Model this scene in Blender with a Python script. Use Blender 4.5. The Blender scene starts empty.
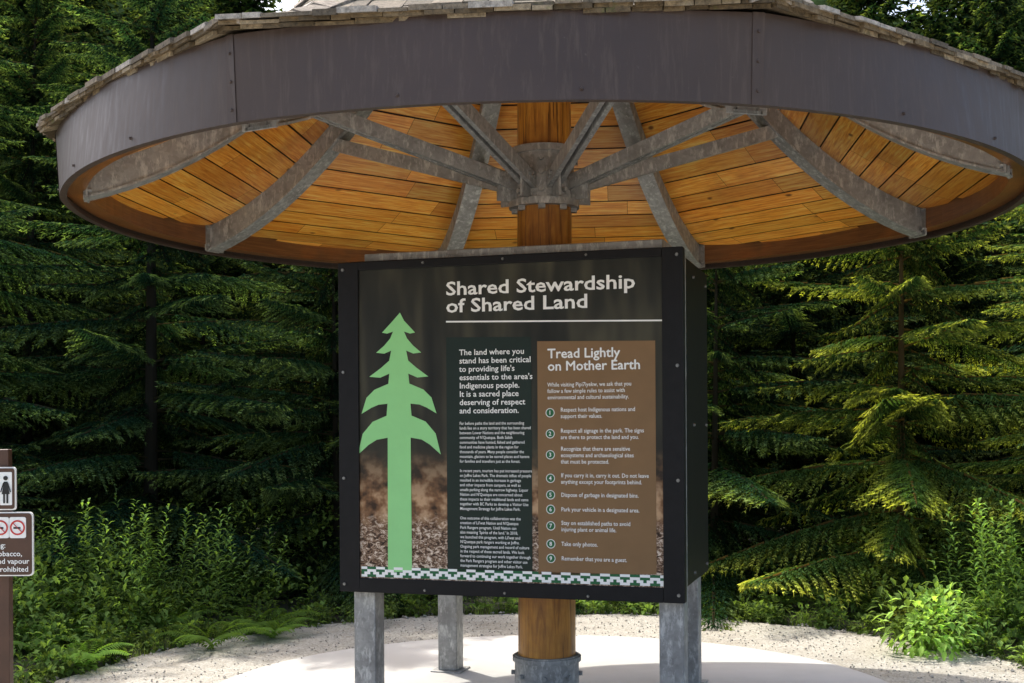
import bpy, math, random
import numpy as np
from mathutils import Vector, Matrix
random.seed(7); rng=np.random.default_rng(7)
S=bpy.context.scene
COL=S.collection

# ------------------------------------------------------------ materials
def new_mat(name):
    m=bpy.data.materials.new(name); m.use_nodes=True
    nt=m.node_tree; nt.nodes.clear()
    out=nt.nodes.new('ShaderNodeOutputMaterial'); b=nt.nodes.new('ShaderNodeBsdfPrincipled')
    nt.links.new(b.outputs[0],out.inputs[0])
    return m,nt,b,out
def ramp(nt,fac,stops):
    r=nt.nodes.new('ShaderNodeValToRGB'); nt.links.new(fac,r.inputs[0])
    e=r.color_ramp.elements
    while len(e)>1: e.remove(e[-1])
    e[0].position=stops[0][0]; e[0].color=(*stops[0][1],1)
    for p,c in stops[1:]:
        x=e.new(p); x.color=(*c,1)
    return r.outputs[0]
def noise(nt,vec,scale,detail=3,rough=.6,dist=0):
    n=nt.nodes.new('ShaderNodeTexNoise'); n.inputs['Scale'].default_value=scale
    n.inputs['Detail'].default_value=min(detail,4); n.inputs['Roughness'].default_value=rough; n.inputs['Distortion'].default_value=dist
    if vec is not None: nt.links.new(vec,n.inputs['Vector'])
    return n.outputs['Fac']
def mapping(nt,vec,scale):
    m=nt.nodes.new('ShaderNodeMapping'); m.inputs['Scale'].default_value=scale
    nt.links.new(vec,m.inputs['Vector']); return m.outputs[0]
def mix(nt,a,b,fac,mode='MIX'):
    m=nt.nodes.new('ShaderNodeMix'); m.data_type='RGBA'; m.blend_type=mode
    for s,v in ((6,a),(7,b),(0,fac)):
        if isinstance(v,(int,float)): m.inputs[s].default_value=v
        elif isinstance(v,tuple): m.inputs[s].default_value=(*v,1)
        else: nt.links.new(v,m.inputs[s])
    return m.outputs[2]
def bump(nt,b,h,strength,dist=.01):
    n=nt.nodes.new('ShaderNodeBump'); n.inputs['Strength'].default_value=strength; n.inputs['Distance'].default_value=dist
    nt.links.new(h,n.inputs['Height']); nt.links.new(n.outputs[0],b.inputs['Normal'])
def objco(nt):
    return nt.nodes.new('ShaderNodeTexCoord').outputs['Object']
def simple(name,c,rough=.5,metal=0,var=.15,scale=8,bs=0,spec=.5):
    m,nt,b,o=new_mat(name); v=noise(nt,objco(nt),scale)
    lo=tuple(x*(1-var) for x in c); hi=tuple(min(1,x*(1+var)) for x in c)
    nt.links.new(ramp(nt,v,[(.3,lo),(.7,hi)]),b.inputs['Base Color'])
    b.inputs['Roughness'].default_value=rough; b.inputs['Metallic'].default_value=metal
    b.inputs['Specular IOR Level'].default_value=spec
    if bs: bump(nt,b,noise(nt,objco(nt),scale*8),bs)
    return m
def galv():
    m,nt,b,o=new_mat('galvanised_steel'); co=objco(nt)
    v=nt.nodes.new('ShaderNodeTexVoronoi'); v.inputs['Scale'].default_value=45; nt.links.new(co,v.inputs['Vector'])
    bw=nt.nodes.new('ShaderNodeRGBToBW'); nt.links.new(v.outputs['Color'],bw.inputs[0])
    a=ramp(nt,bw.outputs[0],[(0,(.25,.252,.245)),(1,(.37,.372,.365))])
    n=noise(nt,co,5,8,.7)
    c=mix(nt,a,(.17,.165,.155),ramp(nt,n,[(.45,(0,0,0)),(.72,(.75,.75,.75))]))
    c=mix(nt,c,(.58,.58,.56),ramp(nt,noise(nt,mapping(nt,co,(3,3,1)),9,8,.75),[(.52,(0,0,0)),(.66,(.8,.8,.8))]))
    nt.links.new(c,b.inputs['Base Color'])
    b.inputs['Metallic'].default_value=.35
    nt.links.new(ramp(nt,n,[(.3,(.42,)*3),(.7,(.62,)*3)]),b.inputs['Roughness'])
    bump(nt,b,noise(nt,co,60),.12,.004)
    return m
M_galv=galv()
M_bolt=simple('bolt_steel',(.22,.22,.21),.4,.7)
def fascia_mat():
    m,nt,b,o=new_mat('brown_fascia_metal'); co=objco(nt)
    n=noise(nt,co,1.3,6,.6); s=noise(nt,mapping(nt,co,(14,14,1.2)),3,8,.7)
    c=ramp(nt,n,[(.3,(.052,.036,.030)),(.7,(.070,.048,.040))])
    c=mix(nt,c,(.13,.103,.088),ramp(nt,s,[(.5,(0,0,0)),(.8,(.5,.5,.5))]))
    c=mix(nt,c,(.15,.125,.105),ramp(nt,noise(nt,co,26,4,.8),[(.66,(0,0,0)),(.78,(.5,.5,.5))]))
    nt.links.new(c,b.inputs['Base Color'])
    nt.links.new(ramp(nt,s,[(.3,(.40,)*3),(.7,(.60,)*3)]),b.inputs['Roughness'])
    b.inputs['Specular IOR Level'].default_value=.4
    bump(nt,b,noise(nt,co,2.2,3),.3,.02)
    return m
M_fascia=fascia_mat()
def wood_uv(name,c1,c2,c3,knots=True):
    m,nt,b,o=new_mat(name)
    uv=nt.nodes.new('ShaderNodeUVMap').outputs[0]
    g=noise(nt,mapping(nt,uv,(1.2,28,1)),3,8,.65,.6)
    at=nt.nodes.new('ShaderNodeAttribute'); at.attribute_name='Col'
    c=ramp(nt,g,[(.32,c1),(.5,c2),(.66,c3)])
    c=mix(nt,c,at.outputs['Color'],1.0,'MULTIPLY')
    if knots:
        v=nt.nodes.new('ShaderNodeTexVoronoi'); v.inputs['Scale'].default_value=3.2
        nt.links.new(mapping(nt,uv,(1,2.2,1)),v.inputs['Vector'])
        c=mix(nt,c,(.13,.035,.008),ramp(nt,v.outputs['Distance'],[(.05,(.9,.9,.9)),(.11,(0,0,0))]))
    c=mix(nt,c,(.44,.14,.020),ramp(nt,noise(nt,objco(nt),2.2,4,.6),[(.50,(0,0,0)),(.72,(.55,.55,.55))]))
    nt.links.new(c,b.inputs['Base Color']); b.inputs['Roughness'].default_value=.32
    bump(nt,b,g,.15,.004)
    return m
M_board=wood_uv('cedar_ceiling_boards',(.62,.18,.016),(.92,.37,.040),(.98,.60,.14))
M_beam=wood_uv('ring_beam_wood',(.14,.056,.02),(.19,.080,.026),(.25,.112,.038),False)
def post_mat():
    m,nt,b,o=new_mat('log_post_wood'); co=objco(nt)
    g=noise(nt,mapping(nt,co,(14,14,1.1)),2.2,9,.7,.8)
    c=ramp(nt,g,[(.28,(.18,.062,.009)),(.5,(.50,.21,.028)),(.72,(.66,.33,.055))])
    k=ramp(nt,noise(nt,mapping(nt,co,(22,22,.9)),1.6,5,.6),[(.58,(0,0,0)),(.64,(.85,.85,.85))])
    c=mix(nt,c,(.07,.022,.006),k)
    c=mix(nt,c,(.22,.08,.014),ramp(nt,noise(nt,co,3,4),[(.42,(0,0,0)),(.65,(.65,.65,.65))]))
    nt.links.new(c,b.inputs['Base Color']); b.inputs['Roughness'].default_value=.4
    bump(nt,b,g,.4,.01); return m
M_post=post_mat()
def shingle_mat():
    m,nt,b,o=new_mat('cedar_shingles'); co=objco(nt)
    at=nt.nodes.new('ShaderNodeAttribute'); at.attribute_name='Col'
    g=noise(nt,mapping(nt,co,(1,1,1)),38,8,.8)
    c=mix(nt,at.outputs['Color'],ramp(nt,g,[(.3,(.35,.33,.3)),(.7,(1.25,1.2,1.1))]),1.0,'MULTIPLY')
    c=mix(nt,c,(.12,.13,.04),ramp(nt,noise(nt,co,12,8,.7),[(.6,(0,0,0)),(.75,(.7,.7,.7))]))
    nt.links.new(c,b.inputs['Base Color']); b.inputs['Roughness'].default_value=.9
    bump(nt,b,g,.7,.01); return m
M_shingle=shingle_mat()
M_deck=simple('roof_deck',(.06,.035,.02),.8)
M_black=simple('black_frame',(.008,.008,.009),.5,0,.2,20,0,.2)
def concrete_mat():
    m,nt,b,o=new_mat('pad_concrete'); co=objco(nt)
    c=ramp(nt,noise(nt,co,1.1,9,.62),[(.3,(.49,.485,.46)),(.7,(.61,.60,.58))])
    c=mix(nt,c,(.38,.37,.34),ramp(nt,noise(nt,co,55,5,.8),[(.6,(0,0,0)),(.8,(.6,.6,.6))]))
    nt.links.new(c,b.inputs['Base Color']); b.inputs['Roughness'].default_value=.85
    bump(nt,b,noise(nt,co,90,4,.7),.3,.004); return m
M_conc=concrete_mat()
def gravel_mat():
    m,nt,b,o=new_mat('crushed_gravel'); co=objco(nt)
    v=nt.nodes.new('ShaderNodeTexVoronoi'); v.inputs['Scale'].default_value=75; nt.links.new(co,v.inputs['Vector'])
    bw=nt.nodes.new('ShaderNodeRGBToBW'); nt.links.new(v.outputs['Color'],bw.inputs[0])
    c=ramp(nt,bw.outputs[0],[(.1,(.31,.29,.24)),(.5,(.42,.40,.345)),(.9,(.53,.51,.46))])
    c=mix(nt,c,(.26,.23,.175),ramp(nt,noise(nt,co,1.6,8,.7),[(.5,(0,0,0)),(.72,(.6,.6,.6))]))
    nt.links.new(c,b.inputs['Base Color']); b.inputs['Roughness'].default_value=.95
    bump(nt,b,v.outputs['Distance'],.5,.012); return m
M_gravel=gravel_mat()
M_soil=simple('forest_floor',(.032,.034,.017),.95,0,.5,3)
M_hill=simple('hill_forest',(.020,.034,.013),1,0,.6,.8,0,0)
def foliage_mat(name,trans=.35):
    m=bpy.data.materials.new(name); m.use_nodes=True; nt=m.node_tree; nt.nodes.clear()
    o=nt.nodes.new('ShaderNodeOutputMaterial'); b=nt.nodes.new('ShaderNodeBsdfDiffuse')
    at=nt.nodes.new('ShaderNodeAttribute'); at.attribute_name='Col'
    oi=nt.nodes.new('ShaderNodeObjectInfo')
    c=mix(nt,at.outputs['Color'],oi.outputs['Color'],1.0,'MULTIPLY')
    nt.links.new(c,b.inputs['Color'])
    t=nt.nodes.new('ShaderNodeBsdfTranslucent')
    c2=mix(nt,c,(1.6,1.6,.6),1.0,'MULTIPLY'); nt.links.new(c2,t.inputs['Color'])
    ms=nt.nodes.new('ShaderNodeMixShader'); ms.inputs[0].default_value=trans
    nt.links.new(b.outputs[0],ms.inputs[1]); nt.links.new(t.outputs[0],ms.inputs[2]); nt.links.new(ms.outputs[0],o.inputs[0])
    return m
M_needle=foliage_mat('conifer_needles',.34)
M_leaf=foliage_mat('broad_leaves',.42)

# ------------------------------------------------------------ mesh builder
class MB:
    def __init__(s): s.v=[];s.f=[];s.m=[];s.c=[];s.uv=[];s.sm=[]
    def face(s,pts,mat=0,col=(1,1,1),uv=None,smooth=False):
        i=len(s.v); s.v+= [tuple(p) for p in pts]; s.f.append(tuple(range(i,i+len(pts))))
        s.m.append(mat); s.c.append(col); s.uv.append(uv or [(0,0)]*len(pts)); s.sm.append(smooth)
    def hexa(s,c8,mat=0,col=(1,1,1)):
        for q in ((3,2,1,0),(4,5,6,7),(0,1,5,4),(1,2,6,5),(2,3,7,6),(3,0,4,7)):
            s.face([c8[k] for k in q],mat,col)
    def box(s,o,ax,ay,az,mat=0,col=(1,1,1)):
        o,ax,ay,az=map(Vector,(o,ax,ay,az))
        s.hexa([o,o+ax,o+ax+ay,o+ay,o+az,o+ax+az,o+ax+ay+az,o+ay+az],mat,col)
    def beam(s,a,b,w,h,up=(0,0,1),mat=0,off=0):
        a,b=Vector(a),Vector(b); d=(b-a).normalized(); side=d.cross(Vector(up)).normalized(); u=side.cross(d).normalized()
        a=a+side*off; b=b+side*off
        s.box(a-side*w/2-u*h/2,b-a,side*w,u*h,mat)
    def cyl(s,a,b,r1,r2=None,n=24,mat=0,caps=True,smooth=True):
        r2=r1 if r2 is None else r2
        a,b=Vector(a),Vector(b); d=(b-a).normalized()
        x=d.orthogonal().normalized(); y=d.cross(x)
        A=[a+(x*math.cos(t)+y*math.sin(t))*r1 for t in [2*math.pi*i/n for i in range(n)]]
        B=[b+(x*math.cos(t)+y*math.sin(t))*r2 for t in [2*math.pi*i/n for i in range(n)]]
        i0=len(s.v); s.v+=[tuple(p) for p in A+B]
        for i in range(n):
            j=(i+1)%n; s.f.append((i0+i,i0+j,i0+n+j,i0+n+i)); s.m.append(mat); s.c.append((1,1,1)); s.uv.append([(0,0)]*4); s.sm.append(smooth)
        if caps: s.face(A[::-1],mat); s.face(B,mat)
    def obj(s,name,mats,parent=None,bevel=0):
        me=bpy.data.meshes.new(name); me.from_pydata(s.v,[],s.f)
        for m in mats: me.materials.append(m)
        me.polygons.foreach_set('material_index',s.m); me.polygons.foreach_set('use_smooth',s.sm)
        ca=me.color_attributes.new('Col','FLOAT_COLOR','CORNER')
        arr=[]; ua=[]
        for f,c,u in zip(s.f,s.c,s.uv):
            for k in range(len(f)): arr+= [c[0],c[1],c[2],1]; ua+=list(u[k])
        ca.data.foreach_set('color',arr); ul=me.uv_layers.new(name='UVMap'); ul.data.foreach_set('uv',ua)
        me.update()
        o=bpy.data.objects.new(name,me); COL.objects.link(o)
        if bevel:
            w=o.modifiers.new('weld','WELD'); w.merge_threshold=.0005
            b=o.modifiers.new('bev','BEVEL'); b.width=bevel; b.segments=2; b.limit_method='ANGLE'; b.angle_limit=math.radians(50)
        if parent: link(o,parent)
        return o
def link(o,p):
    o.parent=p; o.matrix_parent_inverse=Matrix.Translation(p.location).inverted()
def empty(name,loc):
    e=bpy.data.objects.new(name,None); e.location=loc; COL.objects.link(e); return e

# ------------------------------------------------------------ shelter
CX,CY=.195,7.15
A0=-16.5
def P(r,th,z):
    t=math.radians(th); return Vector((CX+r*math.sin(t),CY+r*math.cos(t),z))
def H(r): return 2.80+.24*(2.58-r)+.285*(2.58-r)**2
shelter=empty('kiosk_shelter',(CX,CY,0))
C22=math.cos(math.radians(22.5)); T22=math.tan(math.radians(22.5))
def octf(th):
    d=((th-A0)%45)-22.5
    return C22/math.cos(math.radians(d))
def rad(th,c,o,m): return (1-m)*c+m*o*octf(th)
def rbot(t): return rad(t,2.65,2.74,.08)
def rtop(t): return rad(t,2.635,2.755,.34)
ZF=3.14
fb=MB()
for k in range(8):
    n=28
    th=[A0+45*k+45*i/n for i in range(n+1)]
    th[0]+=.001; th[-1]-=.001
    prof=[]
    for t in th:
        rb=rbot(t); rt=rtop(t)
        prof.append([P(rb-.035,t,2.815),P(rb-.035,t,2.80),P(rb,t,2.80),P(rt,t,ZF),P(rt-.02,t,ZF),P(rb-.02,t,2.815)])
    for row in range(5):
        i0=len(fb.v); fb.v+=[tuple(p[row]) for p in prof]+[tuple(p[row+1]) for p in prof]
        for i in range(n):
            fb.f.append((i0+i,i0+i+1,i0+n+2+i,i0+n+1+i)); fb.m.append(0); fb.c.append((1,1,1)); fb.uv.append([(0,0)]*4); fb.sm.append(True)
    t0=A0+45*k
    a=[(P(rbot(t)+.004,t,2.798),P(rtop(t)+.004,t,ZF+.001)) for t in (t0+.01,t0+1.0)]
    fb.face([a[0][0],a[1][0],a[1][1],a[0][1]])
    e=(P(rbot(t0+1)-.001,t0+1.0,2.798),P(rtop(t0+1)-.001,t0+1.0,ZF+.001)); fb.face([a[1][0],e[0],e[1],a[1][1]])
    for t in (t0+.5,t0+15,t0+30):
        for z in (2.85,2.96,3.07) if t<t0+1 else (2.84,):
            rb=rbot(t); rt=rtop(t); r=rb+(rt-rb)*(z-2.8)/(ZF-2.8)+.004
            fb.cyl(P(r-.004,t,z),P(r+.006,t,z),.008,.005,8,0)
fb.obj('fascia',[M_fascia],shelter)
rbm=MB()
for k in range(8):
    n=14
    for i in range(n):
        ta=A0+45*k+45*i/n; tb=A0+45*k+45*(i+1)/n
        q=[]
        for t in (ta,tb):
            ri=rad(t,2.52,2.58,.12); ro=rbot(t)-.022
            q.append((P(ri,t,3.07),P(ri,t,2.84),P(ro,t,2.84)))
        for a in range(2):
            u0=(k*14+i)*.14
            rbm.face([q[0][a],q[1][a],q[1][a+1],q[0][a+1]],0,(1,1,1),[(u0,0+a),(u0+.14,0+a),(u0+.14,.23+a),(u0,.23+a)],False)
rbm.obj('ring_beam',[M_beam],shelter)
bm=MB()
for k in range(8):
    am=A0+45*k+22.5; t=math.radians(am); d=Vector((math.sin(t),math.cos(t),0)); s=Vector((math.cos(t),-math.sin(t),0)); C=Vector((CX,CY,0))
    p=2.565; w=.128
    while p>.16:
        p2=max(p-w,.1)
        hw=min(p*T22,math.sqrt(max(.01,2.60**2-p*p)))
        cuts=[-hw]
        x=-hw+random.uniform(.3,1.4)
        while x<hw-.25: cuts.append(x); x+=random.uniform(.7,1.6)
        cuts.append(hw)
        dz=random.uniform(0,.002)
        for a,b in zip(cuts[:-1],cuts[1:]):
            g=.004
            pa,pb=p-g,p2+g
            def ed(x,pp): return max(-pp*T22,min(pp*T22,x))
            def pt(x,pp): return C+d*pp+s*ed(x,pp)+Vector((0,0,H(pp/C22)+.16+dz))
            ga=.0015
            f=random.uniform(.58,1.06); rr=random.uniform(-.08,.07)
            col=(f*(1+rr*.5),f*(1-rr*.8),f*(1-rr*2))
            ox=random.uniform(0,50); oy=random.uniform(0,50)
            bm.face([pt(a+ga,pa),pt(b-ga,pa),pt(b-ga,pb),pt(a+ga,pb)],0,col,[(ox+a,oy),(ox+b,oy),(ox+b,oy+w),(ox+a,oy+w)])
        p=p2
        if p<=.1: break
bm.obj('ceiling_boards',[M_board],shelter)
dk=MB()
for k in range(8):
    for i in range(14):
        r1=2.60-i*.18; r2=max(r1-.18,.02); a,b=A0+45*k,A0+45*(k+1)
        dk.face([P(r1,a,H(r1)+.175),P(r1,b,H(r1)+.175),P(r2,b,H(r2)+.175),P(r2,a,H(r2)+.175)])
dk.obj('roof_deck',[M_deck],shelter)
rb=MB()
for k in range(8):
    th=A0+45*k; t=math.radians(th); s=Vector((math.cos(t),-math.sin(t),0))*.046
    rs=[2.54-2.38*i/20 for i in range(21)]
    for r1,r2 in zip(rs[:-1],rs[1:]):
        a0,a1=P(r1,th,H(r1)),P(r2,th,H(r2)); b0,b1=P(r1,th,H(r1)+.155),P(r2,th,H(r2)+.155)
        rb.face([a0-s,a0+s,a1+s,a1-s]); rb.face([a0+s,b0+s,b1+s,a1+s]); rb.face([a0-s,a1-s,b1-s,b0-s])
        e=s*1.35; z=Vector((0,0,.012))
        rb.face([a0-e-z,a0+e-z,a1+e-z,a1-e-z]); rb.face([a0+e-z,a0+e,a1+e,a1+e-z]); rb.face([a0-e-z,a1-e-z,a1-e,a0-e]); rb.face([a0-e,a1-e,a1+e,a0+e])
    o=P(2.515,th,2.80); out=Vector((math.sin(t),math.cos(t),0))
    rb.box(o-s*1.9,s*3.8,out*.012,(0,0,.21))
    for sg in (-1,1):
        for z in (.04,.16):
            q=o+s*sg*1.6+Vector((0,0,z)); rb.cyl(q,q-out*.018,.011,.011,6,0,True,False)
    a=P(.15,th,2.99); b=P(1.56,th,3.43)
    rb.beam(a,b,.028,.080,mat=0,off=.026); rb.beam(a,b,.028,.080,mat=0,off=-.026)
    rb.beam(a+Vector((0,0,.030)),b+Vector((0,0,.030)),.022,.012,mat=0,off=.0)
    g=P(1.50,th,3.40); rb.box(g-s*.12-Vector((0,0,.05)),out*.16-Vector((0,0,.03)),s*.24,(0,0,.12))
    rb.box(P(.165,th,2.90)-s*.15,out*.12,s*.3,(0,0,.15))
    for rr in (.22,.26):
        q=P(rr,th,2.99+.33*(rr-.15)); rb.cyl(q-s*1.1,q+s*1.1,.012,.012,6,0,True,False)
rb.obj('steel_ribs_and_struts',[M_galv],shelter)
pm=MB()
segs=26; n=48; ring=[]
for i in range(segs+1):
    z=.03+4.3*i/segs; r=.168-.0035*z
    ring.append([( CX+(r+.003*math.sin(3*a+z*.7)+.002*math.sin(7*a+z*2.1))*math.cos(a), CY+(r+.003*math.sin(3*a+z*.7))*math.sin(a), z) for a in [2*math.pi*j/n for j in range(n)]])
for i in range(segs+1): pm.v+=ring[i]
for i in range(segs):
    for j in range(n):
        j2=(j+1)%n; pm.f.append((i*n+j,i*n+j2,(i+1)*n+j2,(i+1)*n+j)); pm.m.append(0); pm.c.append((1,1,1)); pm.uv.append([(0,0)]*4); pm.sm.append(True)
pm.obj('log_post',[M_post],shelter)
cl=MB()
C0=lambda z:(CX,CY,z)
cl.cyl(C0(2.885),C0(3.20),.176,.176,48)
cl.cyl(C0(2.865),C0(2.905),.205,.205,48)
cl.cyl(C0(3.17),C0(3.21),.195,.195,48)
cl.cyl(C0(.03),C0(.27),.187,.187,48)
cl.cyl(C0(.235),C0(.262),.20,.20,48)
cl.cyl(C0(.025),C0(.045),.29,.29,48)
for k in range(8):
    th=A0+22.5+45*k
    for z in (2.95,3.05,3.13): cl.cyl(P(.17,th,z),P(.197,th,z),.016,.016,6,0,True,False)
    cl.cyl(P(.18,th,.16),P(.208,th,.16),.015,.015,6,0,True,False)
    cl.box(P(.17,th,2.84)-Vector((.02,.02,0)),(.04,0,0),(0,.04,0),(0,0,.08))
cl.obj('post_collars',[M_galv],shelter)
sh=MB()
RV=2.725
def hr(r): return 3.16+.25*(RV-r)+.24*(RV-r)**2
for k in range(8):
    am=A0+45*k+22.5; t=math.radians(am); d=Vector((math.sin(t),math.cos(t),0)); s=Vector((math.cos(t),-math.sin(t),0)); C=Vector((CX,CY,0))
    p=RV*C22+.03; row=0
    while p>.12:
        lay=[(0,0)] if row else [(-.02,-.018),(0,0),(.012,.017)]
        for (dp,dz) in lay:
            pp=p+dp; hw=pp*T22; x=-hw
            while x<hw-.005:
                w=random.uniform(.07,.17); x2=min(x+w,hw)
                if hw-x2<.03: x2=hw
                bow=.075*(1-(x/hw)**2) if row<3 else 0
                pj=pp+random.uniform(-.012,.012)+bow; pu=max(pj-.26,.02)
                def q(xx,pq,z): return C+d*pq+s*max(-pq*T22,min(pq*T22,xx))+Vector((0,0,z))
                th_=random.uniform(.014,.024)
                z1=hr(pj/C22)+dz+random.uniform(-.002,.004); z2=hr(pu/C22)+dz-.006
                g=.002
                f=random.uniform(.5,1.2); col=(.25*f,.215*f,.17*f)
                if random.random()<.18: col=(.46,.44,.42)
                if row==0 and dz<=0: col=tuple(c*.75*z for c,z in zip(col,(1,.87,.65)))
                sh.hexa([q(x+g,pj,z1),q(x2-g,pj,z1),q(x2-g,pu,z2),q(x+g,pu,z2),q(x+g,pj,z1+th_),q(x2-g,pj,z1+th_),q(x2-g,pu,z2+.004),q(x+g,pu,z2+.004)],0,col)
                x=x2
        p-=.135; row+=1
    th=A0+45*k
    for i in range(19):
        r1=RV+.02-i*.145; r2=r1-.2
        if r2<.1: break
        for sg in (-1,1):
            t=math.radians(th); sd=Vector((math.cos(t),-math.sin(t),0))*sg
            f=random.uniform(.8,1.3); col=(.33*f,.29*f,.25*f)
            dn=Vector((0,0,-.035))
            a,b=P(r1,th,hr(r1)+.045),P(r2,th,hr(r2)+.03)
            sh.hexa([a-Vector((0,0,.018)),a+sd*.09+dn-Vector((0,0,.018)),b+sd*.09+dn,b-Vector((0,0,.01)),a,a+sd*.09+dn,b+sd*.09+dn+Vector((0,0,.01)),b],0,col)
sh.cyl(C0(hr(.3)-.05),C0(hr(.05)+.2),.34,.05,16)
sh.obj('shingle_roof',[M_shingle],shelter)

# ------------------------------------------------------------ sign box
L0=Vector((-.947,6.74,0)); D=Vector((.956,-.295,0)).normalized(); NN=Vector((.295,.956,0)).normalized()
def Q(u,v,s=0): return L0+D*u+NN*s+Vector((0,0,v))
sign=empty('information_sign',Q(.96,0,.7))
W=1.90; ZB=.70; ZT=2.50
def qb(m,u0,u1,v0,v1,s0,s1,mat=0): m.box(Q(u0,v0,s0),D*(u1-u0),NN*(s1-s0),(0,0,v1-v0),mat)
f=MB()
qb(f,0,W,ZB,ZT,.0,.055)
qb(f,0,.118,ZB,ZT,-.014,-.0005); qb(f,W-.108,W,ZB,ZT,-.014,-.0005)
qb(f,.1185,W-.1085,ZB,ZB+.075,-.014,-.0005); qb(f,.1185,W-.1085,ZT-.045,ZT,-.014,-.0005)
qb(f,1.755,1.825,ZB+.01,ZT+.02,.20,1.36); qb(f,.06,.12,ZB+.01,ZT,.20,1.36); qb(f,.03,W-.1,ZB,ZT,1.37,1.43)
f.obj('black_panels',[M_black],sign,.004)
b=MB()
for u in (.03,W-.03):
    for v in (ZB+.04,ZB+.62,ZB+1.2,ZT-.04): b.cyl(Q(u,v,-.013),Q(u,v,-.022),.010,.008,10)
for u in (.5,.95,1.4):
    for v in (ZB+.02,ZT-.02): b.cyl(Q(u,v,-.013),Q(u,v,-.022),.008,.006,10)
for s in (.3,.8,1.28):
    for v in (ZB+.06,ZB+.9,ZT-.06): b.cyl(Q(1.824,v,s),Q(1.835,v,s),.01,.008,10)
b.obj('bolts',[M_bolt],sign)
g=MB()
for (u,s) in ((.05,.06),(1.755,.06),(.10,1.24),(1.65,1.24)):
    qb(g,u,u+.128,.03,ZT-.01,s,s+.128)
    qb(g,u-.04,u+.165,.018,.032,s-.04,s+.165)
qb(g,.12,W-.12,ZT+.002,ZT+.055,.07,.16); qb(g,.12,W-.12,ZT+.002,ZT+.05,1.27,1.36)
qb(g,.23,W-.23,ZB-.0,ZB+.06,.07,.12)
qb(g,.10,.16,ZT+.002,ZT+.05,.17,1.26); qb(g,W-.2,W-.13,ZT+.022,ZT+.07,.17,1.26)
g.obj('steel_frame_legs',[M_galv],sign,.006)
def art(x,y,s=-.003):
    q=(x-512)/1225; u=(6.74*q+.947)/(.956+.295*q); z=6.74-.295*u
    return u,1.6+(426-y)/1225*z
def flat(name,mat,polys,s,colr=None):
    m=MB()
    for p in polys: m.face([Q(u,v,s) for u,v in p])
    return m.obj(name,[mat],sign)
def poster_mat():
    m,nt,b,o=new_mat('poster_print'); 
    uv=nt.nodes.new('ShaderNodeUVMap').outputs[0]
    sp=nt.nodes.new('ShaderNodeSeparateXYZ'); nt.links.new(uv,sp.inputs[0])
    n2=noise(nt,mapping(nt,uv,(1,1.5,1)),48,8,.8,1.2)
    n3=noise(nt,mapping(nt,uv,(5,1,1)),2.2,2,.5)
    top=ramp(nt,n3,[(.3,(.009,.010,.008)),(.5,(.024,.024,.017)),(.68,(.065,.060,.038))])
    floor_=ramp(nt,n2,[(.38,(.02,.010,.006)),(.47,(.13,.07,.04)),(.53,(.30,.19,.12)),(.60,(.75,.64,.52))])
    blur=ramp(nt,noise(nt,uv,16,3,.55),[(.38,(.04,.02,.010)),(.5,(.22,.11,.05)),(.62,(.50,.32,.18))])
    f1=ramp(nt,sp.outputs['Y'],[(.26,(1,1,1)),(.42,(0,0,0))]); f2=ramp(nt,sp.outputs['Y'],[(.15,(1,1,1)),(.22,(0,0,0))])
    c=mix(nt,top,blur,f1); c=mix(nt,c,floor_,f2)
    nt.links.new(c,b.inputs['Base Color']); b.inputs['Roughness'].default_value=.45; b.inputs['Specular IOR Level'].default_value=.25
    return m
M_poster=poster_mat()
pm=MB(); pm.face([Q(.118,ZB+.075,-.002),Q(W-.108,ZB+.075,-.002),Q(W-.108,ZT-.045,-.002),Q(.118,ZT-.045,-.002)],0,(1,1,1),[(0,0),(1,0),(1,1),(0,1)])
pm.obj('poster',[M_poster],sign)
M_dgreen=simple('print_dark_green',(.011,.023,.017),.45,0,.1,8,0,.25)
M_brown=simple('print_brown',(.22,.128,.058),.45,0,.05,8,0,.25)
M_lgreen=simple('print_light_green',(.30,.68,.27),.45,0,.03,8,0,.25)
M_white=simple('print_white',(.88,.88,.85),.45,0,.02,8,0,.25)
M_green=simple('print_green',(.02,.13,.05),.45,0,.05,8,0,.25)
def rect(x0,y0,x1,y1):
    return [art(x0,y1),art(x1,y1),art(x1,y0),art(x0,y0)]
flat('text_panel',M_dgreen,[rect(447,337,532,571)],-.004)
flat('brown_panel',M_brown,[rect(538,341.5,656,575)],-.004)
right=[(401,312),(405,320),(416,332),(411,333),(405,331),(408,338),(414,345),(422,352),(414,353),(407,350),(409,360),(417,367),(429,376),(418,377),(409,373),(410,383),(424,389),(432,397),(437,413),(427,407),(420,404),(411,403),(412,415),(426,421),(436,433),(441,454),(430,444),(422,439),(411,437),(411.5,571)]
left=[(799-x+(0),y) for x,y in right[1:]]
tree=[art(x,y) for x,y in right]+[art(x,y) for x,y in left[::-1]]
flat('tree_graphic',M_lgreen,[tree[::-1]],-.005)
flat('title_rule',M_white,[rect(447,320.6,663,322.2)],-.005)
u0,v0=art(361,580); u1,_=art(663,580); h=.056; v0=.782
flat('pattern_base',M_green,[[(u0,v0),(u1,v0),(u1,v0+h),(u0,v0+h)]],-.004)
pol=[]; n=96; cw=(u1-u0)/n
for i in range(n):
    for j in range(4):
        c=i%6
        if j in {0:(0,3),1:(0,1,3),2:(1,2),3:(2,),4:(1,2),5:(0,1,3)}[c]:
            a=u0+i*cw; bb=v0+j*h/4
            pol.append([(a,bb),(a+cw,bb),(a+cw,bb+h/4),(a,bb+h/4)])
flat('pattern_white',M_white,pol,-.0055)
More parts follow.
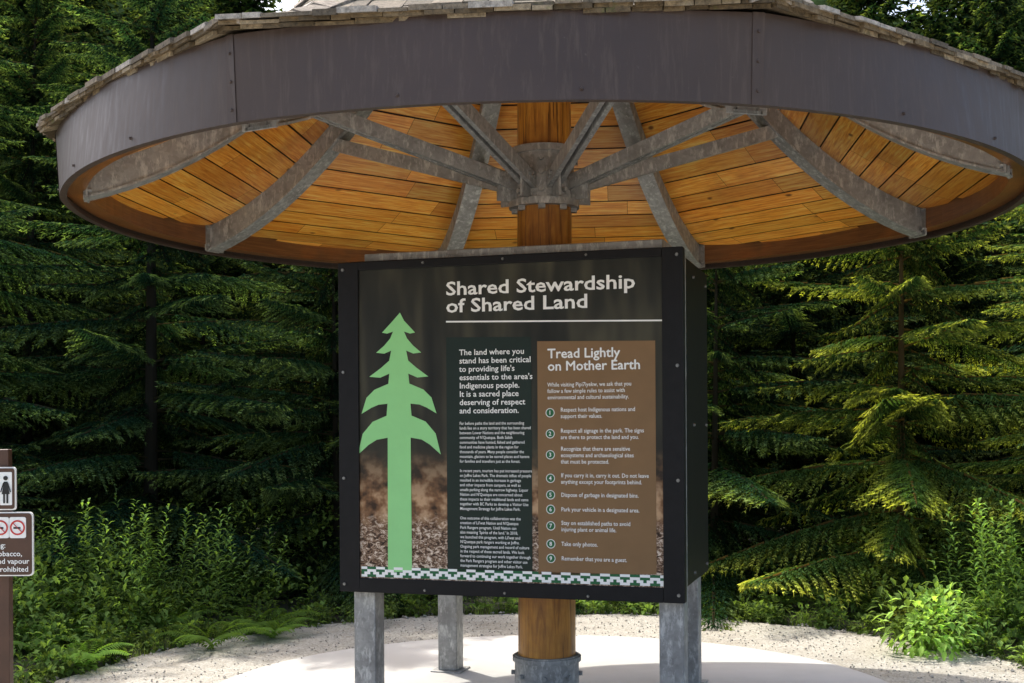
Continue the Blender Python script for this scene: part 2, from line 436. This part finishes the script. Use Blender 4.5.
def text_mesh(s,bold):
    cu=bpy.data.curves.new('t','FONT'); cu.body=s; cu.size=1; cu.offset=bold; cu.resolution_u=2
    o=bpy.data.objects.new('t',cu); COL.objects.link(o)
    bpy.context.view_layer.update()
    me=bpy.data.meshes.new_from_object(o.evaluated_get(bpy.context.evaluated_depsgraph_get()))
    v=np.zeros(len(me.vertices)*3); me.vertices.foreach_get('co',v); v=v.reshape(-1,3)
    fs=[tuple(p.vertices) for p in me.polygons]
    bpy.data.objects.remove(o); bpy.data.curves.remove(cu); bpy.data.meshes.remove(me)
    return v,fs
def text(name,lines,mat,placer,parent,size,bold=0,widest=None):
    V=[];F=[]; k=0; sx=size; cache={}
    for (s,u,v) in lines:
        if s: cache[s]=text_mesh(s,bold)
    if widest:
        a=cache[widest[0]][0]; sx=widest[1]/(a[:,0].max()-a[:,0].min())
    for (s,u,v) in lines:
        if not s: continue
        a,fs=cache[s]
        if len(a)==0: continue
        for p in a: V.append(tuple(placer(u+p[0]*sx,v+p[1]*size)))
        F+=[tuple(i+k for i in f) for f in fs]; k+=len(a)
    me=bpy.data.meshes.new(name); me.from_pydata(V,[],F); me.materials.append(mat); me.update()
    o=bpy.data.objects.new(name,me); COL.objects.link(o); link(o,parent); return o
pl=lambda u,v:Q(u,v,-.0062)
def tl(lines,x,y0,dy):
    r=[]
    for i,s in enumerate(lines):
        u,v=art(x,y0+dy*i); r.append((s,u,v))
    return r
text('title',tl(["Shared Stewardship","of Shared Land"],447,295,17.2),M_white,pl,sign,.102,.018,("Shared Stewardship",1.025))
text('intro_text',tl(["The land where you","stand has been critical","to providing life's","essentials to the area's","Indigenous people.","It is a sacred place","deserving of respect","and consideration."],460,355,8.3),M_white,pl,sign,.043,.013,("stand has been critical",.395))
body=["Far before paths the land and the surrounding","lands lies on a story territory that has been shared","between Lower Nations and the neighbouring","community of N'Quatqua. Both Salish","communities have hunted, fished and gathered","food and medicine plants in the region for","thousands of years. Many people consider the","mountain, glaciers to be sacred places and havens","for families and travellers just as the forest.","","In recent years, tourism has put increased pressure","on Joffre Lakes Park. The dramatic influx of people","resulted in an incredible increase in garbage","and other impacts from campers, as well as","unsafe parking along the narrow highway. Liquor","Nation and N'Quatqua are concerned about","these impacts to their traditional lands and came","together with BC Parks to develop a Visitor Use","Management Strategy for Joffre Lakes Park.","","One outcome of this collaboration was the","creation of Lil'wat Nation and N'Quatqua","Park Rangers program. Until Nation can","also meaning 'Spirits of the land.' In 2018,","we launched this program, with Lil'wat and","N'Quatqua park rangers working at Joffre.","Ongoing park management and record of culture","in the respect of these sacred lands. We look","forward to continuing our work together through","the Park Rangers program and other visitor use","management strategies for Joffre Lakes Park."]
text('body_text',tl(body,460,424.5,4.72),M_white,pl,sign,.0225,.006,("on Joffre Lakes Park. The dramatic influx of people",.395))
def bold_text(name,lines,place,size,widest):
    text(name,lines,M_white,place,sign,size,.0,widest)
    for i,(du,dv) in enumerate(((.003,0),(.0015,.0014),(.0015,-.0014))):
        off=lambda u,v,du=du,dv=dv,i=i:place(u+du,v+dv)+NN*(-.0003*(i+1))
        text(name+'_weight_%d'%i,lines,M_white,off,sign,size,.0,widest)
bold_text('tread_title',tl(["Tread Lightly","on Mother Earth"],548,358.5,12.5),pl,.070,("on Mother Earth",.485))
text('tread_intro',tl(["While visiting Pipi7iyekw, we ask that you","follow a few simple rules to assist with","environmental and cultural sustainability."],548,387,6.3),M_white,pl,sign,.030,.006,("environmental and cultural sustainability.",.43))
items=[(409,["Respect host Indigenous nations and","support their values."]),(430,["Respect all signage in the park. The signs","are there to protect the land and you."]),(448,["Recognize that there are sensitive","ecosystems and archaeological sites","that must be protected."]),(474.5,["If you carry it in, carry it out. Do not leave","anything except your footprints behind."]),(494,["Dispose of garbage in designated bins."]),(508.5,["Park your vehicle in a designated area."]),(522,["Stay on established paths to avoid","injuring plant or animal life."]),(543,["Take only photos."]),(557.5,["Remember that you are a guest."])]
L=[];nums=[];circ=[];ring_=[]
for i,(y,ls) in enumerate(items):
    yy=y+3
    L+=tl(ls,561,yy,6.4)
    cu,cv=art(550.5,yy+(len(ls)-1)*3-2)
    ring_.append([(cu+.024*math.cos(a),cv+.024*math.sin(a)) for a in [2*math.pi*j/20 for j in range(20)]])
    circ.append([(cu+.0205*math.cos(a),cv+.0205*math.sin(a)) for a in [2*math.pi*j/20 for j in range(20)]])
    nums.append((str(i+1),cu-.008,cv-.010))
text('rules_text',L,M_white,pl,sign,.0305,.007,("If you carry it in, carry it out. Do not leave",.46))
flat('number_rings',M_white,ring_,-.0045); flat('number_discs',M_green,circ,-.005)
text('numbers',nums,M_white,pl,sign,.030,.015)

# ------------------------------------------------------------ no smoking sign (left)
ns=empty('no_smoking_sign',(-2.49,6.05,0))
M_sbrown=simple('sign_brown',(.08,.036,.020),.5,0,.15)
M_red=simple('sign_red',(.55,.03,.025),.45,0,.05)
M_ink=simple('sign_black',(.01,.01,.01),.5)
m=MB(); m.box((-2.555,6.03,0),(.075,0,0),(0,.05,0),(0,0,1.50)); m.obj('post',[M_sbrown],ns,.004)
def rrect(mb,x0,z0,x1,z1,y0,y1,r,mat=0):
    pts=[]
    for cx,cz,a0 in ((x1-r,z0+r,-90),(x1-r,z1-r,0),(x0+r,z1-r,90),(x0+r,z0+r,180)):
        for i in range(6):
            a=math.radians(a0+18*i); pts.append((cx+r*math.cos(a),cz+r*math.sin(a)))
    mb.face([(x,y0,z) for x,z in pts],mat); mb.face([(x,y1,z) for x,z in pts[::-1]],mat)
    for i in range(len(pts)):
        a,b_=pts[i],pts[(i+1)%len(pts)]; mb.face([(a[0],y1,a[1]),(b_[0],y1,b_[1]),(b_[0],y0,b_[1]),(a[0],y0,a[1])],mat)
sc=6.0/1225
def SX(x): return (x-514.5)*sc
def SZ(y): return 1.6+(424-y)*sc
m=MB()
rrect(m,SX(-38),SZ(571),SX(35),SZ(507),6.0,6.012,.02,1); rrect(m,SX(-36.8),SZ(569.8),SX(33.8),SZ(508.2),5.997,6.004,.018,0)
rrect(m,SX(-16),SZ(505),SX(18),SZ(462),6.0,6.012,.014,1); rrect(m,SX(-14.8),SZ(503.8),SX(16.8),SZ(463.2),5.997,6.004,.012,0)
rrect(m,SX(2.5),SZ(500),SX(14.5),SZ(467),5.994,6.0,.005,1); rrect(m,SX(-12),SZ(500),SX(.5),SZ(467),5.994,6.0,.005,1)
for x in (-27,-10,3,20): rrect(m,SX(x-8.3),SZ(533),SX(x+8.3),SZ(512),5.994,6.0,.01,1)
for x in (8.5,-6):
    m.cyl((SX(x),5.993,SZ(473)),(SX(x),5.990,SZ(473)),.011,.011,14,2)
    m.face([(SX(x+a),5.992,SZ(y)) for a,y in ((-1.8,476.5),(1.8,476.5),(4,489),(-4,489))][::-1],2)
    for a in (-1.6,1.6): m.box((SX(x+a)-.004,5.990,SZ(498)),(.008,0,0),(0,.003,0),(0,0,.047),2)
    for a in (-1,1): m.beam((SX(x+a*2),5.9915,SZ(477.5)),(SX(x+a*5),5.9915,SZ(487)),.003,.007,(0,1,0),2)
for x in (-27,-10,3,20):
    c=Vector((SX(x),5.992,SZ(522.5))); n=24
    for i in range(n):
        a,b_=2*math.pi*i/n,2*math.pi*(i+1)/n
        e=lambda t,r:c+Vector((math.cos(t)*r,0,math.sin(t)*r))
        m.face([e(a,.037),e(b_,.037),e(b_,.029),e(a,.029)][::-1],3)
    m.box(c+Vector((-.020,.001,-.006)),(.034,0,0),(0,.0008,0),(0,0,.009),2)
    m.beam(c+Vector((.023,-.001,-.023)),c+Vector((-.023,-.001,.023)),.002,.008,(0,1,0),3)
m.obj('plates',[M_sbrown,M_white,M_ink,M_red],ns)
text('lettering',[("No smoking:",SX(-32),SZ(542.5)),("Including tobacco,",SX(-32),SZ(551)),("cannabis and vapour",SX(-32),SZ(558.5)),("products prohibited",SX(-32),SZ(566.5))],M_white,lambda u,v:Vector((u,5.9945,v)),ns,.036,.012,("cannabis and vapour",.31))

# ------------------------------------------------------------ ground
g=MB(); g.face([(-250,-60,0),(250,-60,0),(250,400,0),(-250,400,0)]); g.obj('ground',[M_soil])
def outline(cx,cy,r,j,n=160,fr=3):
    return [(cx+(r+j*(math.sin(a*fr+1)+.6*math.sin(a*11)+.5*math.sin(a*23+2)+.4*math.sin(a*47)))*math.cos(a),cy+(r+j*(math.sin(a*fr+1)+.6*math.sin(a*11)+.5*math.sin(a*23+2)+.4*math.sin(a*47)))*math.sin(a)) for a in [2*math.pi*i/n for i in range(n)]]
m=MB(); m.face([(x,y,.008) for x,y in outline(.25,7.25,3.15,.035)]); m.obj('gravel',[M_gravel])
m=MB(); m.face([(-22,-30,.004),(22,-30,.004),(22,4.2,.004),(2.9,6.2,.004),(-2.4,6.2,.004),(-22,4.2,.004)]); m.obj('bounce_gravel_lot',[M_gravel])  # unseen gravel area, added to bounce sunlight onto fascia, sign and ceiling
m=MB(); m.cyl((.22,7.15,-.02),(.22,7.15,.022),2.10,2.09,160); m.obj('concrete_pad',[M_conc])
V=[];F=[]
base=np.array([(1,0,0),(-.5,.87,0),(-.5,-.87,0),(.1,.1,.7),(-.1,0,-.5)])
fc=[(0,1,3),(1,2,3),(2,0,3),(1,0,4),(2,1,4),(0,2,4)]
k=0
for i in range(4200):
    a=random.uniform(0,2*math.pi); r=math.sqrt(random.uniform(2.0**2,3.28**2)); x,y=.25+r*math.cos(a),7.2+r*math.sin(a)
    if y<6 or (r<2.1 and random.random()<.85): continue
    zz0=.010 if math.hypot(x-.22,y-7.15)>2.1 else .022
    sz=random.uniform(.004,.010)*(2.0 if random.random()<.02 or r>3.12 else 1)
    t=random.uniform(0,6.28); R=np.array([[math.cos(t),-math.sin(t),0],[math.sin(t),math.cos(t),0],[0,0,1]])
    vv=(base+rng.normal(0,.18,base.shape))@R.T*sz+np.array([x,y,zz0+sz*.3])
    V+=[tuple(p) for p in vv]; F+=[tuple(q+k for q in f_) for f_ in fc]; k+=5
me=bpy.data.meshes.new('gravel_stones'); me.from_pydata(V,[],F); me.materials.append(simple('stones',(.40,.38,.34),.9,0,.3,30)); o=bpy.data.objects.new('gravel_stones',me); COL.objects.link(o)
m=MB(); nx,ny=60,16
def hz(x,y): return max(0,(y-38))*.55+2.0*math.sin(x*.12)+1.5*math.sin(x*.31+y*.2)-1.5
G=[[(-150+5*i,38+5*j,hz(-150+5*i,38+5*j)) for i in range(nx+1)] for j in range(ny+1)]
for j in range(ny):
    for i in range(nx): m.face([G[j][i],G[j][i+1],G[j+1][i+1],G[j+1][i]])
m.obj('hill',[M_hill])

def soup(name,tris,cols,mat,extra=None):
    n=len(tris); me=bpy.data.meshes.new(name)
    me.vertices.add(n*3); me.vertices.foreach_set('co',tris.reshape(-1).astype(np.float32))
    me.loops.add(n*3); me.loops.foreach_set('vertex_index',np.arange(n*3,dtype=np.int32))
    me.polygons.add(n); me.polygons.foreach_set('loop_start',np.arange(0,n*3,3,dtype=np.int32))
    try: me.polygons.foreach_set('loop_total',np.full(n,3,dtype=np.int32))
    except Exception: pass
    ca=me.color_attributes.new('Col','FLOAT_COLOR','CORNER')
    c4=np.ones((n,3,4),np.float32); c4[:,:,:3]=cols[:,None,:]
    ca.data.foreach_set('color',c4.reshape(-1))
    me.materials.append(mat); 
    me.update(calc_edges=True)
    return me

# ------------------------------------------------------------ conifers
def branch(L,seed,q=1.0):
    # flat layered bough: drooping stem, herring-bone side shoots, needles in the plane of the
    # spray with a fringe hanging under it; new growth at the tips is lighter, inner-crown shade put into the darker base
    r=np.random.default_rng(seed); T=[];C=[]
    def needle(p,d,l,w,col,flat_=1.0):
        n=np.cross(d,r.normal(0,1,3)*.45+np.array([-.25,0,1.0])*flat_); n/=np.linalg.norm(n)+1e-9
        T.append([p-n*w,p+n*w,p+d*l]); C.append(col*r.uniform(.55,1.45))
    def stem(p,q_,w):
        T.append([p+[0,0,w],p-[0,0,w],q_]); C.append(np.array((.06,.045,.03)))
        T.append([p+[0,w,0],p-[0,w,0],q_]); C.append(np.array((.06,.045,.03)))
    def zz(x): f=x/L; return L*(-.05*f-.30*f*f+.12*f**3)
    pts=[np.array([x,0,zz(x)]) for x in np.linspace(0,L,7)]
    for a,b in zip(pts[:-1],pts[1:]): stem(a,b,.013)
    t=.14*L
    while t<L:
        for sd in (-1,1):
            f=t/L
            tl_=(.34*L)*min(1,((f-.06)*2.6)**.8)*max(0,(1-f))**.75*r.uniform(.65,1.15)+.06
            ang=math.radians(r.uniform(42,56))
            sl=-.38+r.normal(0,.07)
            d=np.array([math.cos(ang),sd*math.sin(ang),sl]); d/=np.linalg.norm(d)
            p0=np.array([t,0,zz(t)])
            x=0
            while x<tl_:
                k=x/tl_
                p=p0+d*x+np.array([0,0,-.45*x*x+r.normal(0,.004)])
                tip=max(0,k-.35)/.65*(.3+.7*f)
                base=np.array([.030,.064,.034])*(1-tip)+np.array([.245,.295,.095])*tip
                for s2 in (-1,1):
                    a2=ang+s2*math.radians(r.uniform(25,45))
                    nd=np.array([math.cos(a2),sd*math.sin(a2),sl+r.uniform(-.12,.06)]); nd/=np.linalg.norm(nd)
                    needle(p,nd,q**.8*r.uniform(.045,.065)*(1-.35*k),.0098*q,base)
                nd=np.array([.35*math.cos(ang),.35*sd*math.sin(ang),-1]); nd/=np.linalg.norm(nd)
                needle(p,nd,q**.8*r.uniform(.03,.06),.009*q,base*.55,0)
                x+=.034*q
        t+=.056*q*r.uniform(.85,1.15)
    return np.array(T),np.array(C)
tm={}
for qq in (1.0,2.6):
    tm[qq]={L:[branch(L,int(L*100)+i,qq) for i in range(3)] for L in (.6,1.1,1.7,2.3)}
def conifer(name,Ht,R0,seed,base=.25,nb=(6,8),q=1.0,step=(.38,.54)):
    tmpl=tm[q]
    r=np.random.default_rng(seed); TT=[];CC=[]
    def put(L,z,a,pitch,roll,mul):
        key=min(tmpl,key=lambda q:abs(q-L)); t,c=tmpl[key][r.integers(0,3)]
        sc_=L/key; t=t*np.array([sc_,sc_*r.uniform(.9,1.15),1])
        cr,sr=math.cos(roll),math.sin(roll); Rx=np.array([[1,0,0],[0,cr,-sr],[0,sr,cr]])
        cp,sp=math.cos(pitch),math.sin(pitch); Ry=np.array([[cp,0,-sp],[0,1,0],[sp,0,cp]])
        ca,sa=math.cos(a),math.sin(a); Rz=np.array([[ca,-sa,0],[sa,ca,0],[0,0,1]])
        TT.append(t@(Rz@Ry@Rx).T+np.array([0,0,z])); CC.append(c*mul)
    z=base
    while z<Ht-.12:
        f=z/Ht; k=int(r.integers(*nb))
        a0=r.uniform(0,6.28)
        for i in range(k):
            L=(R0*(1-f)**.85+.14)*r.uniform(.65,1.2)
            put(L,z+.1*L+r.normal(0,.05),a0+i*6.283/k+r.normal(0,.2),math.radians(-2+38*f+r.normal(0,5)),r.normal(0,.15),r.uniform(.7,1.35))
        # short inner boughs that clothe the trunk, their shade put into darker colour
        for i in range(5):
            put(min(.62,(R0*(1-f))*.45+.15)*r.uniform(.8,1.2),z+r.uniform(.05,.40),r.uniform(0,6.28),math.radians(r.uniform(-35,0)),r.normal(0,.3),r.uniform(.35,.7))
        z+=r.uniform(*step)*(1 if f<.6 else .55)
    T=np.concatenate(TT);C=np.concatenate(CC)
    n=10;tr=[]
    for i in range(n):
        a,b_=6.2832*i/n,6.2832*(i+1)/n; R=.012*Ht
        tr.append([(R*math.cos(a),R*math.sin(a),-.3),(R*math.cos(b_),R*math.sin(b_),-.3),(0,0,Ht)])
    T=np.concatenate([T,np.array(tr)]); C=np.concatenate([C,np.tile([.05,.04,.032],(n,1))])
    return soup(name,T,C,M_needle)
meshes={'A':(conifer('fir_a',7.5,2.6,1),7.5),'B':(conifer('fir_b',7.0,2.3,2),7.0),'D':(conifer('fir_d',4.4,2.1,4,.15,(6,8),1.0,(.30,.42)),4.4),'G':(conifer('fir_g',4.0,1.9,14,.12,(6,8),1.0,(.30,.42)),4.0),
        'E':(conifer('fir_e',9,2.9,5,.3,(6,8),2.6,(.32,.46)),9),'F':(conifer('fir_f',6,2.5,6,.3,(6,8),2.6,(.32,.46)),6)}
print({k:len(m[0].polygons) for k,m in meshes.items()})
def plant(kind,x,y,ht,wscale=1.0,tint=None):
    me,h0=meshes[kind]; o=bpy.data.objects.new('fir_tree',me); COL.objects.link(o)
    s=ht/h0
    o.location=(x,y,-.02); o.scale=((s*.5+.5)*wscale,(s*.5+.5)*wscale,s); o.rotation_euler=(random.uniform(-.03,.03),random.uniform(-.03,.03),random.uniform(0,6.28))
    if tint is None:
        b=random.uniform(.28,.50); tint=(b*.92,b,b*1.0)  # rear firs: shade and depth painted in as a darker tint
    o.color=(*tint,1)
YG=(2.1,1.85,1.0); LB=(.78,.95,.98)  # YG puts the sunlit look of the right-hand firs into their tint
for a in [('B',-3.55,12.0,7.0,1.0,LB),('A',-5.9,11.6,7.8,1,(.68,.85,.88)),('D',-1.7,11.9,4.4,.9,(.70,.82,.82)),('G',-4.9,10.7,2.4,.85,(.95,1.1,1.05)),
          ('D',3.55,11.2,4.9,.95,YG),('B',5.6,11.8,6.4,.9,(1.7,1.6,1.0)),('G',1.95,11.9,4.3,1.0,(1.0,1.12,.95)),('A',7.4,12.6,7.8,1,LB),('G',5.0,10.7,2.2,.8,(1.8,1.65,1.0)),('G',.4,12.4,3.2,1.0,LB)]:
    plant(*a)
for y0,n,mode in ((14.6,9,0),(17.4,9,0),(21.5,9,2),(27,11,1),(34,15,1)):
    half=y0*.50+1
    for i in range(n):
        x=-half+2*half*(i+.5)/n+random.uniform(-.5,.5); y=y0+random.uniform(-.6,.6)
        tall=mode==1 or (x/y<-.27 or x/y>.36)
        if mode==2 and not tall: continue
        hh=(1.6+.37*y) if tall else (1.6+.19*y)
        if tall: kind=random.choice('AB') if y0<15 else 'E'
        else: kind='D' if y0<15 else 'F'
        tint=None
        if tall: b=random.uniform(.45,.75); tint=(b*.95,b*1.05,b)  # tall rear firs: darker tint stands in for shade as well
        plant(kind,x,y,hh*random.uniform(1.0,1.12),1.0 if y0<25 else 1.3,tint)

# ------------------------------------------------------------ undergrowth
def leaf(T,C,p,d,l,w,col,droop=.3):
    d=d/np.linalg.norm(d); side=np.cross(d,[0,0,1]); side/=np.linalg.norm(side)+1e-9
    up=np.cross(side,d)
    m_=p+d*l*.5+np.array([0,0,-.02*l]); tip=p+d*l+np.array([0,0,-droop*l])
    e1=m_+side*w+up*w*.35; e2=m_-side*w+up*w*.35
    T+= [[p,e1,m_],[p,m_,e2],[m_,e1,tip],[m_,tip,e2]]; C+=[col]*4
def herb(T,C,x,y,h,rn,kind,big=1.0):
    lean=rn.normal(0,.12,2); g0=rn.uniform(.35,1.55)*1.9
    if kind==0:
        n=int(h/.022)
        for i in range(n):
            f=i/n
            if f<.12: continue
            p=np.array([x+lean[0]*h*f*f,y+lean[1]*h*f*f,h*f]); a=i*2.4+rn.normal(0,.3)
            d=np.array([math.cos(a),math.sin(a),rn.uniform(.15,.7)+.4*f])
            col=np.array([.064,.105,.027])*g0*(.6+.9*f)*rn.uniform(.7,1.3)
            leaf(T,C,p,d,rn.uniform(.09,.15)*(1.1-.5*f),.012,col,.25)
        for q in (0,1):
            o=np.array([.004,0,0]) if q else np.array([0,.004,0]); b0=np.array([x,y,0]); b1=np.array([x+lean[0]*h,y+lean[1]*h,h])
            T.append([b0-o,b0+o,b1]); C.append(np.array([.05,.08,.03]))
    elif kind==1:
        n=int(230*h/big)
        for i in range(n):
            v=rn.normal(0,1,3); v/=np.linalg.norm(v); rr=rn.uniform(.45,1)**.5
            p=np.array([x+v[0]*h*.5*rr,y+v[1]*h*.5*rr,h*.5+v[2]*h*.5*rr])
            if p[2]<.02: continue
            d=v+rn.normal(0,.5,3)+np.array([0,0,.1])
            col=np.array([.072,.112,.032])*g0*rn.uniform(.5,1.6)
            leaf(T,C,p,d,big*rn.uniform(.045,.085),big*rn.uniform(.014,.022),col,.2)
    elif kind==2:
        nf=int(rn.integers(6,10))
        for k in range(nf):
            a=k*6.28/nf+rn.normal(0,.2); L_=h*rn.uniform(.8,1.2)
            for i in range(22):
                f=i/22; rr=L_*f*.95; zz_=L_*(.95*f-.75*f*f)
                p=np.array([x+math.cos(a)*rr,y+math.sin(a)*rr,zz_+.03])
                for sd in (-1,1):
                    d=np.array([math.cos(a+sd*1.25),math.sin(a+sd*1.25),-.15])
                    ll=.13*L_*math.sin(min(1,f*1.6+.15)*math.pi*.5)*(1-f)**.6*2.1+.01
                    leaf(T,C,p,d,ll,.010,np.array([.065,.115,.025])*g0,.2)
    else:
        for i in range(16):
            a=rn.uniform(0,6.28); L_=h*rn.uniform(.6,1.2); b0=np.array([x+rn.normal(0,.03),y+rn.normal(0,.03),0]); o=np.array([-math.sin(a),math.cos(a),0])*.004
            m_=b0+np.array([math.cos(a)*.15*L_,math.sin(a)*.15*L_,L_*.6]); e=b0+np.array([math.cos(a)*.55*L_,math.sin(a)*.55*L_,L_*.85])
            col=np.array([.085,.12,.04])*g0
            T.append([b0-o,b0+o,m_]); C.append(col); T.append([m_-o,m_+o,e]); C.append(col)
rn=np.random.default_rng(5)
def inside(x,y,m=0): return (x-.25)**2+(y-7.25)**2<(3.2+m)**2
T=[];C=[]
cnt=0
while cnt<620:
    x=rn.uniform(-6.5,6.5); y=rn.uniform(6.3,12.3)
    if inside(x,y,.1): continue
    # clumpy distribution with darker gaps
    if math.sin(x*2.3+1)*math.sin(y*2.9+x)+rn.uniform(-.7,.7)<-.25: continue
    d=math.hypot(x-.25,y-7.25)-3.2
    h=min(.85,.18+d*.36)*rn.uniform(.6,1.35)
    if y<8 and x>0: h*=.7
    kind=rn.choice([0,1,2,3],p=[.30,.36,.20,.14])
    if kind==2: h*=.9
    if -1.6<x<2.8: h*=.6
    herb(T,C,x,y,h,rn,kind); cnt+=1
for i in range(500):
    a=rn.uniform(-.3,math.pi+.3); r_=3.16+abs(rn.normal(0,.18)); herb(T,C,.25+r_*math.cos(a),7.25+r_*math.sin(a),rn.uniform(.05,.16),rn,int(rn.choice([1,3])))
me=soup('undergrowth',np.array(T),np.array(C),M_leaf); o=bpy.data.objects.new('undergrowth',me); COL.objects.link(o)
def stand(name,spots,kind,b=1.3,big=1.0):
    T=[];C=[]
    for x,y,h in spots: herb(T,C,x,y,h,rn,kind,big)
    me=soup(name,np.array(T),np.array(C)*b,M_leaf); o=bpy.data.objects.new(name,me); COL.objects.link(o)
stand('fireweed_patch',[(3.70+rn.normal(0,.22),9.0+rn.normal(0,.3),rn.uniform(.6,1.05)) for i in range(38)],0,1.5)
stand('fireweed_patch',[(-3.0+rn.normal(0,.6),9.9+rn.normal(0,.4),rn.uniform(.6,1.05)) for i in range(60)],0,1.15)
stand('leafy_shrub',[(3.10+rn.normal(0,.28),8.70+rn.normal(0,.2),rn.uniform(.30,.50)) for i in range(13)],1,1.7,1.2)
stand('leafy_shrub',[(-3.3+rn.normal(0,.5),9.2+rn.normal(0,.35),rn.uniform(.35,.6)) for i in range(15)],1,1.2,1.15)
stand('fern_patch',[(-3.1+rn.normal(0,.5),9.1+rn.normal(0,.4),rn.uniform(.3,.45)) for i in range(9)],2,1.3)

# ------------------------------------------------------------ light + camera
el=math.radians(54); sx,sy=-.58,.815
w=bpy.data.worlds.new('World'); S.world=w; w.use_nodes=True; nt=w.node_tree
bg=nt.nodes['Background']; sky=nt.nodes.new('ShaderNodeTexSky'); sky.sky_type='NISHITA'; sky.sun_disc=False
sky.sun_elevation=el; sky.sun_rotation=math.atan2(sx,sy); sky.dust_density=5; sky.ozone_density=.6
nt.links.new(sky.outputs[0],bg.inputs[0]); bg.inputs[1].default_value=.34
sl=bpy.data.lights.new('sun','SUN'); sl.energy=5; sl.angle=math.radians(.5); sl.color=(1,.95,.87)
so=bpy.data.objects.new('sun',sl); COL.objects.link(so)
dv=Vector((sx*math.cos(el),sy*math.cos(el),math.sin(el))); so.rotation_euler=dv.to_track_quat('Z','Y').to_euler(); so.location=dv*40
cam=bpy.data.cameras.new('camera'); co=bpy.data.objects.new('camera',cam); COL.objects.link(co)
cam.lens=43.07; cam.sensor_width=36; cam.clip_end=1000; cam.shift_y=.0825
co.location=(0,0,1.6)
co.rotation_euler=(Matrix.Rotation(math.radians(90),4,'X')@Matrix.Rotation(math.radians(-.35),4,'Z')).to_euler()
S.camera=co
S.view_settings.view_transform='Standard'; S.view_settings.look='None'; S.view_settings.exposure=0
